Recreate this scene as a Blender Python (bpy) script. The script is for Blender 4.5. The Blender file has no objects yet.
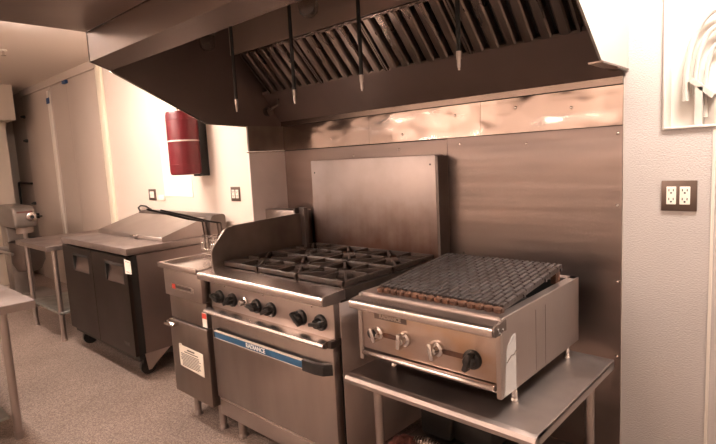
import bpy, bmesh, math, random
from mathutils import Vector, Matrix
random.seed(7)
SC = bpy.context.scene
COL = SC.collection
PI = math.pi

# ---------------------------------------------------------------- materials
MATS = {}
def mat(name, color, rough=.5, metal=0., var=0., vscale=(8, 8, 8), rvar=0., bump=0., bscale=(40, 40, 40),
        detail=3., spec=.5, color2=None, emit=None, estr=0., bdist=.01):
    m = bpy.data.materials.new(name); m.use_nodes = True
    nt = m.node_tree; N = nt.nodes; L = nt.links
    b = N['Principled BSDF']
    b.inputs['Base Color'].default_value = (*color, 1)
    b.inputs['Roughness'].default_value = rough
    b.inputs['Metallic'].default_value = metal
    b.inputs['Specular IOR Level'].default_value = spec
    tc = N.new('ShaderNodeTexCoord')
    def noise(scale, det=detail):
        mp = N.new('ShaderNodeMapping'); mp.inputs['Scale'].default_value = scale
        L.new(tc.outputs['Object'], mp.inputs['Vector'])
        n = N.new('ShaderNodeTexNoise'); n.inputs['Scale'].default_value = 1.0; n.inputs['Detail'].default_value = det
        L.new(mp.outputs['Vector'], n.inputs['Vector'])
        return n
    if var or color2:
        n = noise(vscale)
        r = N.new('ShaderNodeValToRGB')
        r.color_ramp.elements[0].position = .3; r.color_ramp.elements[1].position = .7
        c2 = color2 if color2 else tuple(max(0, c * (1 - var)) for c in color)
        r.color_ramp.elements[0].color = (*c2, 1); r.color_ramp.elements[1].color = (*color, 1)
        L.new(n.outputs['Fac'], r.inputs['Fac']); L.new(r.outputs['Color'], b.inputs['Base Color'])
        if rvar:
            mr = N.new('ShaderNodeMapRange'); mr.inputs['From Min'].default_value = .3; mr.inputs['From Max'].default_value = .7
            mr.inputs['To Min'].default_value = rough + rvar; mr.inputs['To Max'].default_value = rough - rvar
            L.new(n.outputs['Fac'], mr.inputs['Value']); L.new(mr.outputs['Result'], b.inputs['Roughness'])
    if bump:
        n2 = noise(bscale, 2.)
        bp = N.new('ShaderNodeBump'); bp.inputs['Strength'].default_value = bump; bp.inputs['Distance'].default_value = bdist
        L.new(n2.outputs['Fac'], bp.inputs['Height']); L.new(bp.outputs['Normal'], b.inputs['Normal'])
    if emit:
        b.inputs['Emission Color'].default_value = (*emit, 1); b.inputs['Emission Strength'].default_value = estr
    MATS[name] = m
    return m

ST = (.47, .405, .375)
steel = mat('steel', ST, .38, 1., var=.18, vscale=(3, 3, 5), rvar=.06, bump=.04, bscale=(2, 2, 320))
steel_v = mat('steel_vertical_grain', (.40, .345, .32), .34, 1., var=.2, vscale=(6, 6, 1.5), rvar=.07, bump=.04, bscale=(320, 320, 2))
steel_bright = mat('steel_bright', (.62, .55, .515), .27, 1.)
steel_side = mat('steel_side', (.44, .385, .36), .38, 1., var=.12, vscale=(3, 3, 3), rvar=.05, bump=.03, bscale=(2, 320, 2))
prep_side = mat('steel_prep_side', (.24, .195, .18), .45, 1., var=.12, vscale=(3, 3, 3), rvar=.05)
steel_heat = mat('steel_heat_tinted', (.47, .40, .37), .38, 1., color2=(.40, .27, .18), vscale=(5, 5, 9), rvar=.05)
table_top = mat('steel_worn_top', (.36, .305, .285), .42, 1., var=.2, vscale=(5, 5, 5), rvar=.08)
steel_recess = mat('steel_recess', (.13, .10, .088), .5, .9)
bowl_steel = mat('bowl_steel', (.16, .135, .12), .4, .9)
range_side = mat('steel_range_side', (.60, .51, .475), .58, .85, var=.15, vscale=(4, 4, 4), rvar=.05)
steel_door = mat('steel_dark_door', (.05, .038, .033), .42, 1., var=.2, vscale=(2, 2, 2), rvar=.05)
steel_fryer = mat('steel_fryer', (.27, .222, .197), .42, 1., var=.2, vscale=(5, 5, 2), rvar=.06, bump=.04, bscale=(320, 320, 2))
steel_wing = mat('steel_wing', (.92, .81, .77), .62, .85, var=.14, vscale=(3, 3, 4), rvar=.05)
steel_top = mat('steel_tabletop', (.46, .40, .375), .42, 1., var=.16, vscale=(6, 6, 6), rvar=.08)
steel_wall = mat('steel_wall', (.315, .252, .228), .33, 1., var=.34, vscale=(1.2, 1.2, 5), rvar=.05, bump=.5, bscale=(.25, .25, 9), detail=2., bdist=.008)
steel_wavy = mat('steel_wavy', (.42, .345, .31), .15, 1., var=.1, vscale=(2, 2, 4), rvar=.02, bump=1., bscale=(3.2, 3.2, 5), detail=.6, bdist=.016)
steel_dark = mat('steel_dark', (.20, .165, .15), .45, 1., var=.25, vscale=(3, 3, 4), rvar=.06)
steel_greasy = mat('steel_greasy', (.30, .25, .22), .36, .95, color2=(.16, .125, .105), vscale=(4, 4, 3), rvar=.08)
hood_steel = mat('hood_steel', (.28, .228, .203), .27, 1.)
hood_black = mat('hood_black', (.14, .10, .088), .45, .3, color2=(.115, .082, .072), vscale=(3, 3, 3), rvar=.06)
plenum_m = mat('plenum_steel', (.42, .325, .28), .45, .35, var=.12, vscale=(2, 2, 2))
baffle_steel = mat('baffle_steel', (.26, .21, .185), .3, .9, color2=(.15, .118, .10), vscale=(12, 3, 3), rvar=.08)
hood_side = mat('hood_side', (.38, .355, .33), .45, .3)
galv = mat('galvanized', (.30, .30, .275), .5, .9, var=.15, vscale=(14, 14, 14), rvar=.08)
black_plastic = mat('black_plastic', (.014, .013, .013), .28, 0., var=.3, vscale=(30, 30, 30))
black_matte = mat('black_matte', (.012, .011, .010), .6)
dark_gap = mat('dark_gap', (.008, .007, .006), .8)
chrome = mat('chrome', (.75, .72, .70), .12, 1.)
iron = mat('cast_iron', (.042, .033, .029), .5, .3, color2=(.072, .045, .034), vscale=(18, 18, 18), rvar=.1, bump=.3, bscale=(90, 90, 90))
cook_m = mat('greasy_cooktop', (.10, .075, .062), .5, .6, color2=(.045, .032, .027), vscale=(9, 9, 9), rvar=.1)
iron_ash = mat('burner_iron', (.20, .145, .125), .6, .3, color2=(.07, .048, .04), vscale=(20, 20, 20))
rust_iron = mat('rusty_iron', (.13, .052, .024), .7, .1, color2=(.06, .028, .018), vscale=(35, 35, 35), bump=.4, bscale=(120, 120, 120))
grill_iron = mat('grill_iron', (.080, .068, .067), .5, .5, color2=(.052, .036, .031), vscale=(22, 9, 9), rvar=.1, bump=.25, bscale=(100, 100, 100))
blue = mat('blue_strip', (.020, .095, .20), .35, 0., var=.12, vscale=(10, 10, 10))
white_text = mat('white_lettering', (.78, .78, .78), .4)
tan_text = mat('pale_lettering', (.55, .48, .42), .4, .4)
grey_text = mat('grey_lettering', (.10, .09, .08), .5)
paper = mat('paper', (.80, .74, .64), .7)
white_paper = mat('white_paper', (.86, .82, .74), .65)
ink = mat('printed_ink', (.10, .085, .075), .7)
red_ink = mat('red_ink', (.55, .05, .03), .6)
film = mat('white_film', (.50, .485, .475), .45, .3, var=.1, vscale=(25, 25, 25))
red_paint = mat('red_paint', (.125, .004, .009), .42, 0., var=.12, vscale=(6, 6, 3))
wall_white = mat('white_wall_paint', (.72, .62, .54), .6, 0., var=.03, vscale=(2, 2, 2))
wall_frp = mat('textured_wall_panel', (.47, .43, .41), .45, 0., var=.05, vscale=(2, 2, 2), bump=.3, bscale=(170, 170, 170), spec=.4)
wall_tan = mat('tan_insulated_panel', (.50, .415, .355), .5, 0., var=.05, vscale=(1, 1, 1), spec=.3)
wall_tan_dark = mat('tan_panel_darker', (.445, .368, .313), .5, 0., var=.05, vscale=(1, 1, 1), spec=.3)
wall_cream = mat('cream_wall', (.55, .47, .39), .6)
ceil_m = mat('ceiling_panel', (.70, .61, .54), .5, 0., var=.06, vscale=(.6, .6, .6))
strip_white = mat('pale_batten', (.66, .60, .53), .4)
cream_strip = mat('cream_corner_strip', (.86, .78, .62), .4)
tape_m = mat('blue_tape', (.02, .06, .16), .6)
plate_m = mat('bronze_cover_plate', (.125, .085, .066), .4, .5)
ivory = mat('ivory_device', (.83, .78, .69), .4)
tracery_m = mat('tracery_plaster', (.40, .37, .335), .6)
plaster = mat('white_plaster', (.60, .555, .51), .6)
soffit_m = mat('soffit_metal', (.26, .205, .18), .38, .85, var=.12, vscale=(1.5, 1.5, 1.5), rvar=.05)
glass_m = bpy.data.materials.new('jar_glass'); glass_m.use_nodes = True
_g = glass_m.node_tree.nodes['Principled BSDF']
_g.inputs['Base Color'].default_value = (.42, .36, .32, 1); _g.inputs['Roughness'].default_value = .12; _g.inputs['Transmission Weight'].default_value = .92
mixer_grey = mat('mixer_grey', (.20, .17, .15), .4, .35, var=.12, vscale=(6, 6, 6))
rag_red = mat('red_cloth', (.18, .06, .05), .85, 0., var=.35, vscale=(30, 30, 30))
lamp_m = mat('lamp_diffuser', (.9, .9, .9), .5, emit=(1., .80, .69), estr=120.)
lamp_side_m = mat('lamp_diffuser_square', (.9, .9, .9), .5, emit=(1., .87, .77), estr=140.)
lamp_wall_m = mat('lamp_diffuser_near_wall', (.9, .9, .9), .5, emit=(1., .84, .74), estr=250.)

def floor_material():
    m = bpy.data.materials.new('speckled_floor'); m.use_nodes = True
    nt = m.node_tree; N = nt.nodes; L = nt.links; b = N['Principled BSDF']
    tc = N.new('ShaderNodeTexCoord')
    v = N.new('ShaderNodeTexVoronoi'); v.inputs['Scale'].default_value = 170
    L.new(tc.outputs['Object'], v.inputs['Vector'])
    r = N.new('ShaderNodeValToRGB'); e = r.color_ramp.elements
    sep = N.new('ShaderNodeSeparateColor'); L.new(v.outputs['Color'], sep.inputs['Color'])
    e[0].position = 0.; e[0].color = (.135, .099, .081, 1); e[1].position = 1.; e[1].color = (.355, .282, .243, 1)
    x = e.new(.45); x.color = (.22, .165, .138, 1)
    L.new(sep.outputs['Red'], r.inputs['Fac'])
    n = N.new('ShaderNodeTexNoise'); n.inputs['Scale'].default_value = 2.2; n.inputs['Detail'].default_value = 5
    L.new(tc.outputs['Object'], n.inputs['Vector'])
    mr = N.new('ShaderNodeMapRange'); mr.inputs['From Min'].default_value = .3; mr.inputs['From Max'].default_value = .7
    mr.inputs['To Min'].default_value = .82; mr.inputs['To Max'].default_value = 1.08
    L.new(n.outputs['Fac'], mr.inputs['Value'])
    mx = N.new('ShaderNodeMix'); mx.data_type = 'RGBA'; mx.blend_type = 'MULTIPLY'; mx.inputs['Factor'].default_value = 1
    L.new(r.outputs['Color'], mx.inputs[6]); L.new(mr.outputs['Result'], mx.inputs[7])
    L.new(mx.outputs[2], b.inputs['Base Color'])
    b.inputs['Roughness'].default_value = .5
    bp = N.new('ShaderNodeBump'); bp.inputs['Strength'].default_value = .25; bp.inputs['Distance'].default_value = .003
    L.new(v.outputs['Distance'], bp.inputs['Height']); L.new(bp.outputs['Normal'], b.inputs['Normal'])
    return m
floor_m = floor_material()

def scorched_material():
    # backguard: brushed steel with cloudy heat tint and burnt brown splash low down (a stain of its own shape)
    m = bpy.data.materials.new('scorched_steel'); m.use_nodes = True
    nt = m.node_tree; N = nt.nodes; L = nt.links; b = N['Principled BSDF']
    tc = N.new('ShaderNodeTexCoord'); sp = N.new('ShaderNodeSeparateXYZ'); L.new(tc.outputs['Object'], sp.inputs[0])
    n = N.new('ShaderNodeTexNoise'); n.inputs['Scale'].default_value = 5; n.inputs['Detail'].default_value = 6
    L.new(tc.outputs['Object'], n.inputs['Vector'])
    mp = N.new('ShaderNodeMapping'); mp.inputs['Scale'].default_value = (30, 30, 1.5); L.new(tc.outputs['Object'], mp.inputs['Vector'])
    n2 = N.new('ShaderNodeTexNoise'); n2.inputs['Scale'].default_value = 1; n2.inputs['Detail'].default_value = 3; L.new(mp.outputs[0], n2.inputs['Vector'])
    # stain height mask in object z (root at floor): 0.9 .. 1.15
    add = N.new('ShaderNodeMath'); add.operation = 'MULTIPLY_ADD'; add.inputs[1].default_value = .30; L.new(n.outputs['Fac'], add.inputs[0]); L.new(sp.outputs['Z'], add.inputs[2])
    add2 = N.new('ShaderNodeMath'); add2.operation = 'MULTIPLY_ADD'; add2.inputs[1].default_value = .12; L.new(n2.outputs['Fac'], add2.inputs[0]); L.new(add.outputs[0], add2.inputs[2])
    mr = N.new('ShaderNodeMapRange'); mr.inputs['From Min'].default_value = 1.14; mr.inputs['From Max'].default_value = 1.42; L.new(add2.outputs[0], mr.inputs['Value'])
    r = N.new('ShaderNodeValToRGB'); e = r.color_ramp.elements
    e[0].position = 0; e[0].color = (.19, .105, .075, 1); e[1].position = 1; e[1].color = (.345, .285, .265, 1)
    x = e.new(.5); x.color = (.29, .215, .188, 1)
    L.new(mr.outputs['Result'], r.inputs['Fac'])
    v = N.new('ShaderNodeMapRange'); v.inputs['From Min'].default_value = .3; v.inputs['From Max'].default_value = .7; v.inputs['To Min'].default_value = .86; v.inputs['To Max'].default_value = 1.06
    L.new(n.outputs['Fac'], v.inputs['Value'])
    mx = N.new('ShaderNodeMix'); mx.data_type = 'RGBA'; mx.blend_type = 'MULTIPLY'; mx.inputs['Factor'].default_value = 1
    L.new(r.outputs['Color'], mx.inputs[6]); L.new(v.outputs['Result'], mx.inputs[7]); L.new(mx.outputs[2], b.inputs['Base Color'])
    b.inputs['Metallic'].default_value = .85
    rr = N.new('ShaderNodeMapRange'); rr.inputs['To Min'].default_value = .55; rr.inputs['To Max'].default_value = .38; L.new(n.outputs['Fac'], rr.inputs['Value'])
    L.new(rr.outputs['Result'], b.inputs['Roughness'])
    return m
scorched = scorched_material()

# ---------------------------------------------------------------- mesh helpers
class MB:
    def __init__(s): s.bm = bmesh.new()
    def _merge(s, tmp):
        me = bpy.data.meshes.new('t'); tmp.to_mesh(me); tmp.free(); s.bm.from_mesh(me); bpy.data.meshes.remove(me)
    def box(s, a, b, bev=0., seg=2):
        t = bmesh.new(); bmesh.ops.create_cube(t, size=1)
        a, b = Vector(a), Vector(b); c = (a + b) / 2; d = b - a
        for v in t.verts: v.co = Vector((v.co.x * d.x, v.co.y * d.y, v.co.z * d.z)) + c
        if bev:
            bmesh.ops.bevel(t, geom=list(t.edges), offset=bev, segments=seg, profile=.5, affect='EDGES')
        s._merge(t); return s
    def prism(s, pts, axis, lo, hi, bev=0., seg=2):
        """pts: 2D outline; axis x -> (y,z), y -> (x,z), z -> (x,y)"""
        t = bmesh.new()
        def P(p, w):
            return {'x': (w, p[0], p[1]), 'y': (p[0], w, p[1]), 'z': (p[0], p[1], w)}[axis]
        A = [t.verts.new(P(p, lo)) for p in pts]; B = [t.verts.new(P(p, hi)) for p in pts]
        n = len(pts); t.faces.new(A); t.faces.new(B[::-1])
        for i in range(n): t.faces.new((A[i], B[i], B[(i + 1) % n], A[(i + 1) % n]))
        bmesh.ops.recalc_face_normals(t, faces=t.faces)
        if bev: bmesh.ops.bevel(t, geom=list(t.edges), offset=bev, segments=seg, profile=.5, affect='EDGES')
        s._merge(t); return s
    def cyl(s, p, q, r, r2=None, n=16, cap=True):
        p, q = Vector(p), Vector(q); d = q - p; t = bmesh.new()
        bmesh.ops.create_cone(t, cap_ends=cap, segments=n, radius1=r, radius2=r if r2 is None else r2, depth=d.length)
        M = Matrix.Translation((p + q) / 2) @ d.to_track_quat('Z', 'Y').to_matrix().to_4x4()
        t.transform(M); s._merge(t); return s
    def tube(s, pts, r, n=8):
        pts = [Vector(p) for p in pts]; t = bmesh.new(); rings = []
        up = None
        for i, p in enumerate(pts):
            d = (pts[min(i + 1, len(pts) - 1)] - pts[max(i - 1, 0)]).normalized()
            if up is None:
                up = Vector((0, 0, 1)) if abs(d.z) < .9 else Vector((1, 0, 0))
            side = d.cross(up).normalized(); up = side.cross(d).normalized()
            rr = r[i] if isinstance(r, (list, tuple)) else r
            rings.append([t.verts.new(p + (side * math.cos(a) + up * math.sin(a)) * rr) for a in [2 * PI * k / n for k in range(n)]])
        for a, b in zip(rings, rings[1:]):
            for k in range(n): t.faces.new((a[k], a[(k + 1) % n], b[(k + 1) % n], b[k]))
        t.faces.new(rings[0][::-1]); t.faces.new(rings[-1])
        bmesh.ops.recalc_face_normals(t, faces=t.faces)
        s._merge(t); return s
    def lathe(s, prof, c, axis='z', n=24):
        """prof: list of (radius, height along axis)"""
        t = bmesh.new(); rings = []
        c = Vector(c)
        ax = {'z': Vector((0, 0, 1)), 'x': Vector((1, 0, 0)), 'y': Vector((0, 1, 0)), '-y': Vector((0, -1, 0))}[axis]
        u = Vector((1, 0, 0)) if axis != 'x' else Vector((0, 1, 0)); w = ax.cross(u)
        for r, h in prof:
            rings.append([t.verts.new(c + ax * h + (u * math.cos(2 * PI * k / n) + w * math.sin(2 * PI * k / n)) * max(r, 1e-4)) for k in range(n)])
        for a, b in zip(rings, rings[1:]):
            for k in range(n): t.faces.new((a[k], a[(k + 1) % n], b[(k + 1) % n], b[k]))
        t.faces.new(rings[0][::-1]); t.faces.new(rings[-1])
        bmesh.ops.recalc_face_normals(t, faces=t.faces)
        s._merge(t); return s
    def rot(s, M):
        s.bm.transform(M); return s
    def build(s, name, m, parent=None, origin=None):
        bm = s.bm
        off = Vector(parent['_o']) if parent is not None else Vector(origin or (0, 0, 0))
        bmesh.ops.translate(bm, verts=bm.verts, vec=-off)
        for f in bm.faces: f.smooth = True
        for e in bm.edges:
            if len(e.link_faces) == 2 and e.calc_face_angle(0) > math.radians(35): e.smooth = False
            if len(e.link_faces) != 2: e.smooth = False
        me = bpy.data.meshes.new(name); bm.to_mesh(me); bm.free(); me.materials.append(m)
        o = bpy.data.objects.new(name, me); COL.objects.link(o)
        o['_o'] = list(off)
        ALL.append(o)
        if parent is not None: o.parent = parent
        else: o.location = off
        return o
ALL = []
def tag(o, label, cat, group=None):
    o['label'] = label; o['category'] = cat
    if group: o['group'] = group
    return o
def thing(name, label, cat, loc, group=None):
    o = bpy.data.objects.new(name, None); COL.objects.link(o); o.location = loc; o.empty_display_size = .05
    o['_o'] = list(loc); ALL.append(o)
    return tag(o, label, cat, group)
def struct(o): o['kind'] = 'structure'; return o
def text(name, s, size, M, m, parent, ext=.0006, bold=0.):
    cu = bpy.data.curves.new('tx', 'FONT'); cu.body = s; cu.size = size; cu.extrude = ext; cu.align_x = 'CENTER'; cu.align_y = 'CENTER'; cu.offset = bold
    to = bpy.data.objects.new('tx', cu); COL.objects.link(to)
    bpy.context.view_layer.update()
    me = bpy.data.meshes.new_from_object(to.evaluated_get(bpy.context.evaluated_depsgraph_get()))
    bpy.data.objects.remove(to); bpy.data.curves.remove(cu)
    b = MB(); b.bm.from_mesh(me); bpy.data.meshes.remove(me); b.bm.transform(M)
    return b.build(name, m, parent)
def front(x, y, z): return Matrix.Translation((x, y, z)) @ Matrix.Rotation(PI / 2, 4, 'X')   # reads when seen from -y
def copy_tree(o, loc, parent=None):
    c = o.copy(); COL.objects.link(c); ALL.append(c)
    if parent is not None: c.parent = parent
    else: c.location = loc
    for ch in list(o.children): copy_tree(ch, None, c)
    return c

# ================================================================ SETTING
ZC = 2.585
XL, XR, YB = -6.5, 3.4, -3.9
struct(MB().box((XL - .1, YB - .1, -.1), (XR + .1, .1, 0)).build('floor', floor_m))
struct(MB().box((XL - .1, YB - .1, ZC), (XR + .1, .1, ZC + .1)).build('ceiling', ceil_m))
struct(MB().box((-3.25, 0, 0), (1.7545, .1, ZC)).build('wall_back', wall_white))
struct(MB().box((1.7545, 0, 0), (1.898, .1, ZC)).box((1.898, 0, 0), (XR + .1, .1, 1.488)).box((1.898, 0, 2.35), (XR + .1, .1, ZC)).box((2.8, 0, 1.488), (XR + .1, .1, 2.35)).build('wall_back_right', wall_frp))
struct(MB().box((-4.72, 0, 0), (-4.17, .1, 2.50)).build('wall_back_recessed', wall_tan_dark))
struct(MB().box((-5.86, -.012, 0), (-4.72, .1, 2.50), .004).box((-4.17, -.012, 0), (-3.25, .1, 2.50), .004).build('wall_back_left', wall_tan))
struct(MB().box((XL, .0, 0), (-5.86, .1, ZC)).build('wall_back_corner', wall_tan_dark))
struct(MB().box((XL - .1, YB, 0), (XL, .1, ZC)).build('wall_left', wall_cream))
struct(MB().box((XR, YB, 0), (XR + .1, .1, ZC)).build('wall_right', wall_white))
struct(MB().box((XL, YB - .1, 0), (XR, YB, ZC)).build('wall_front', wall_white))
# trims of the tan panel wall
struct(MB().box((-5.9, -.03, 2.50), (-3.25, .05, ZC)).build('trim_1', wall_tan))              # header strip under ceiling
struct(MB().box((-4.80, -.035, .0), (-4.735, -.012, 2.45), .003).build('trim_2', strip_white))   # pale batten
struct(MB().box((-3.29, -.03, 0), (-3.17, .0, ZC), .004).build('trim_3', cream_strip))           # corner strip
struct(MB().box((-5.40, -1.6, 2.145), (-5.36 + .01, -.25, ZC), .003).box((XL, -1.6, 2.145), (-5.36, -.25, ZC)).build('trim_4', wall_cream))
struct(MB().box((XL, -1.6, 0), (-5.7, -.29, 2.145)).build('wall_left_pier', wall_cream))
struct(MB().box((2.054, -.006, 0), (2.064, .0, 1.47)).build('trim_5', strip_white))
# steel cladding of the cooking wall
WX0, WX1, ZS, ZT = -.357, 1.7526, 1.509, 1.669
struct(MB().box((WX0, -.004, 0), (WX1, 0, 1.70)).build('trim_6', dark_gap))
def sheet(name, x0, x1, z0, z1, m, y=-.008): return struct(MB().box((x0, y, z0), (x1, -.002, z1), .0012, 1).build(name, m))
s1 = sheet('trim_7', WX0, .928, .0, ZS - .003, steel_wall)
s2 = sheet('trim_8', .931, WX1, .0, ZS, steel_wall)
def flash(name, x0, x1): return struct(MB().prism([(-.0125, ZS + .003), (-.005, ZT), (-.002, ZT), (-.002, ZS + .003)], 'x', x0, x1).build(name, steel_wavy))
u1 = flash('trim_9', WX0, .409)
u2 = flash('trim_10', .4105, 1.120)
u3 = flash('trim_11', 1.1215, WX1)
for s_, spots in ((s2, [(1.735, 1.48), (1.735, 1.19), (1.738, .87), (1.738, .55), (1.005, 1.478), (1.012, .93), (1.35, 1.46)]),
                  (u2, [(.65, 1.55), (.98, 1.62)]), (u3, [(1.30, 1.625), (1.55, 1.60)]), (s1, [(.62, 1.47), (.28, 1.45)])):
    for x, z in spots:
        MB().lathe([(.007, 0), (.006, .003), (.003, .005)], (x, -.008 if z < ZS else -.0125 + (z - ZS) * .047, z), '-y', 10).build('rivet', chrome, s_)
# short steel wing wall at the left of the cooking line
w = struct(MB().box((WX0 - .018, -.296, 0), (WX0, 0, ZS), .001, 1).build('wall_wing', steel_wing))
struct(MB().box((WX0 - .018, -.290, ZS + .003), (WX0 - .003, 0, 1.672)).build('trim_12', steel_greasy))
struct(MB().box((WX0 - .018, -.299, ZS - .005), (WX0 + .006, 0, ZS + .001)).build('trim_13', steel_bright))
# gothic niche at the far right
struct(MB().box((1.898, .085, 1.488), (2.8, .1, 2.35)).build('wall_niche', plaster))
n = MB().box((1.898, -.010, 1.481), (2.8, .09, 1.490), .002).box((1.891, -.010, 1.481), (1.900, .09, 2.35), .002)
struct(n.build('trim_14', plaster))
gt = thing('gothic_tracery', 'white plaster tracery of nested pointed arches in the wall niche at upper right', 'ornament', (2.3, .05, 1.49))
def arch(cx, hw, z0, zs, za, rad, y):
    pts = [(cx - hw, y, z0), (cx - hw, y, zs)]
    for k in range(1, 9):
        a = k / 8; pts.append((cx - hw * (1 - a) ** 1.0 * (1 + .55 * a), y, zs + (za - zs) * math.sin(a * PI / 2) ** .8))
    right = [(2 * cx - p[0], p[1], p[2]) for p in pts[::-1][1:]]
    return MB().tube(pts + right, rad, 8)
for cx in (2.055, 2.285, 2.515):
    arch(cx, .100, 1.585, 1.68, 1.900, .012, .05).build('outer_arch', tracery_m, gt)
    arch(cx, .070, 1.60, 1.68, 1.840, .009, .055).build('middle_arch', tracery_m, gt)
    arch(cx, .038, 1.52, 1.66, 1.780, .008, .06).build('inner_arch', tracery_m, gt)
for x, d in ((2.0, 1), (2.11, -1), (2.23, 1), (2.34, -1), (2.46, 1), (2.57, -1)):
    MB().prism([(x - .012, 1.49), (x + .012, 1.49), (x + .012, 1.63), (x - .012, 1.63)], 'y', .03, .085).prism([(x - .035 * d, 1.655), (x - .022 * d, 1.668), (x + .05 * d, 1.60), (x + .04 * d, 1.585)], 'y', .03, .0848).build('corbel', tracery_m, gt)

# ================================================================ HOOD
HX0, HX1 = -.377, 1.767
hood = thing('exhaust_hood', 'long stainless exhaust canopy hood over the range and charbroiler', 'hood', (.7, -.6, 1.67))
MB().prism([(-1.197, 1.978), (-1.099, 1.943), (-1.094, 1.95), (-1.185, 1.984), (-1.185, 2.12), (-1.197, 2.12)], 'x', HX0, HX1).build('fascia', hood_steel, hood)
LE = [(-1.197, 2.5), (-1.197, 1.978), (-1.099, 1.943), (-.572, 1.686), (-.303, 1.672), (-.001, 1.672), (-.001, 2.5)]
MB().prism(LE, 'x', HX0, HX0 + .012).build('end_panel', hood_black, hood)
MB().tube([(HX0 + .004, y, z - .003) for y, z in LE[2:6]], .004, 6).build('end_trim', steel_bright, hood)
RE = [(-1.197, 2.5), (-1.197, 1.978), (-1.099, 1.96), (-.62, 1.965), (-.31, 1.731), (-.001, 1.717), (-.001, 2.5)]
MB().prism(RE, 'x', HX1 - .008, HX1).build('end_panel', hood_side, hood)
MB().prism(RE[:3] + [(-.62, 1.968), (-.31, 1.737), (-.001, 1.722), (-.001, 2.5)], 'x', HX1 - .012, HX1 - .0085).build('end_liner', hood_black, hood)
MB().box((HX1 - .045, -.31, 1.722), (HX1 + .004, -.001, 1.728)).build('drip_lip', hood_steel, hood)
# plenum: sloped lower back, wall above filters, roof
MB().prism([(-.012, 1.700), (-.150, 1.872), (-.150, 1.89), (-.002, 1.89), (-.002, 1.700)], 'x', HX0 + .012, HX1 - .012).build('grease_trough', hood_black, hood)
MB().box((HX0 + .012, -.016, 1.672), (WX1, -.001, 1.702), .001, 1).build('back_trim', hood_steel, hood)
MB().box((HX0 + .012, -.372, 2.094), (HX1 - .012, -.36, 2.49)).build('plenum_panel', plenum_m, hood)
MB().box((HX0, -1.197, 2.49), (HX1, -.001, 2.505)).build('roof', steel_dark, hood)
MB().box((HX0, -1.2, 2.118), (HX1, -1.186, 2.5)).build('front_panel', hood_steel, hood)
# hood lamps (unlit vapour-proof jars)
for x in (-.245, .60):
    MB().cyl((x, -.6, 2.49), (x, -.6, 2.20), .014).lathe([(.03, 0), (.055, .015), (.055, .05), (.02, .07)], (x, -.6, 2.165), 'z', 20).build('lamp_holder', steel_dark, hood)
    MB().lathe([(.002, 0), (.025, .004), (.041, .02), (.046, .045), (.046, .09)], (x, -.6, 2.076), 'z', 24).build('lamp_jar', glass_m, hood)
# baffle filters resting in the track
fx0, fx1 = -.28, 1.645
nf = 4; fw = (fx1 - fx0) / nf
A0 = Vector((0, -.152, 1.874)); A1 = Vector((0, -.358, 2.092))
fd = (A1 - A0).normalized(); fn = Vector((0, -fd.z, fd.y)); flen = (A1 - A0).length
Mf = Matrix(((1, 0, 0, 0), (0, fd.y, fn.y, A0.y), (0, fd.z, fn.z, A0.z), (0, 0, 0, 1)))
x0 = fx0; b = MB(); t = .012
b.box((x0 + .002, 0, -.022), (x0 + t, flen, .012)).box((x0 + fw - t, 0, -.022), (x0 + fw - .002, flen, .012))
b.box((x0 + .002, 0, -.022), (x0 + fw - .002, .012, .006)).box((x0 + .002, flen - .012, -.022), (x0 + fw - .002, flen, .006))
filt = b.rot(Mf).build('baffle_filter', baffle_steel, hood); filt['label'] = 'greasy ribbed baffle filter'
b = MB(); nb = 6; p = (fw - .03) / nb
for k in range(nb):
    xa = x0 + .015 + k * p
    b.prism([(xa + .003, -.016), (xa + .009, .008), (xa + .016, .014), (xa + p * .62, .014), (xa + p * .72, .008), (xa + p * .80, -.016), (xa + p * .76, -.016), (xa + p * .68, .006), (xa + .018, .010), (xa + .008, -.016)], 'y', .008, flen - .008)
b.rot(Mf).build('baffles', baffle_steel, filt)
MB().box((x0 + .004, .004, -.030), (x0 + fw - .004, flen - .004, -.024)).rot(Mf).build('backing', dark_gap, filt)
for i in range(1, nf):
    c = copy_tree(filt, None, hood); c.location.x += fw * i
# supply soffit in front of the hood
sp = MB().box((-.36, -1.9, 2.117), (1.70, -1.203, ZC - .001), .002, 1).build('supply_plenum', soffit_m, None, (.7, -1.5, 2.117))
tag(sp, 'dark flat metal soffit box under the ceiling in front of the hood', 'soffit')
# fire suppression drops
drops = [(-.011, 1.726, 'suppression pipe with nozzle nearest the hood left end'), (.468, 1.716, 'suppression pipe with nozzle second from the left in the hood'),
         (.901, 1.722, 'suppression pipe with nozzle third from the left in the hood'), (1.373, 1.737, 'suppression pipe with nozzle nearest the hood right end')]
d0 = None
for x, z, lab in drops:
    if d0 is None:
        d0 = thing('suppression_pipe', lab, 'pipe', (x, -.6, z), 'fire suppression drop pipes')
        MB().cyl((x, -.6, z + .055), (x, -.6, 2.489), .0085, n=10).build('pipe', black_matte, d0)
        MB().cyl((x, -.6, z + .03), (x, -.6, z + .058), .0095, n=10).cyl((x, -.6, z + .002), (x, -.6, z + .032), .0065, .008, n=10).cyl((x, -.6, z - .008), (x, -.6, z + .004), .0045, n=8).build('nozzle', steel_side, d0)
    else:
        c = copy_tree(d0, (x, -.6, z)); c['label'] = lab
gc = thing('duct_nozzle', 'small dark nozzle fitting in the rear left corner of the hood', 'nozzle', (-.30, -.12, 1.79))
MB().cyl((-.363, -.13, 1.765), (-.32, -.13, 1.765), .028, n=16).build('cup', steel_dark, gc)
MB().tube([(-.325, -.13, 1.775), (-.25, -.12, 1.80), (-.235, -.13, 1.83)], .008).build('arm', steel_greasy, gc)

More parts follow.
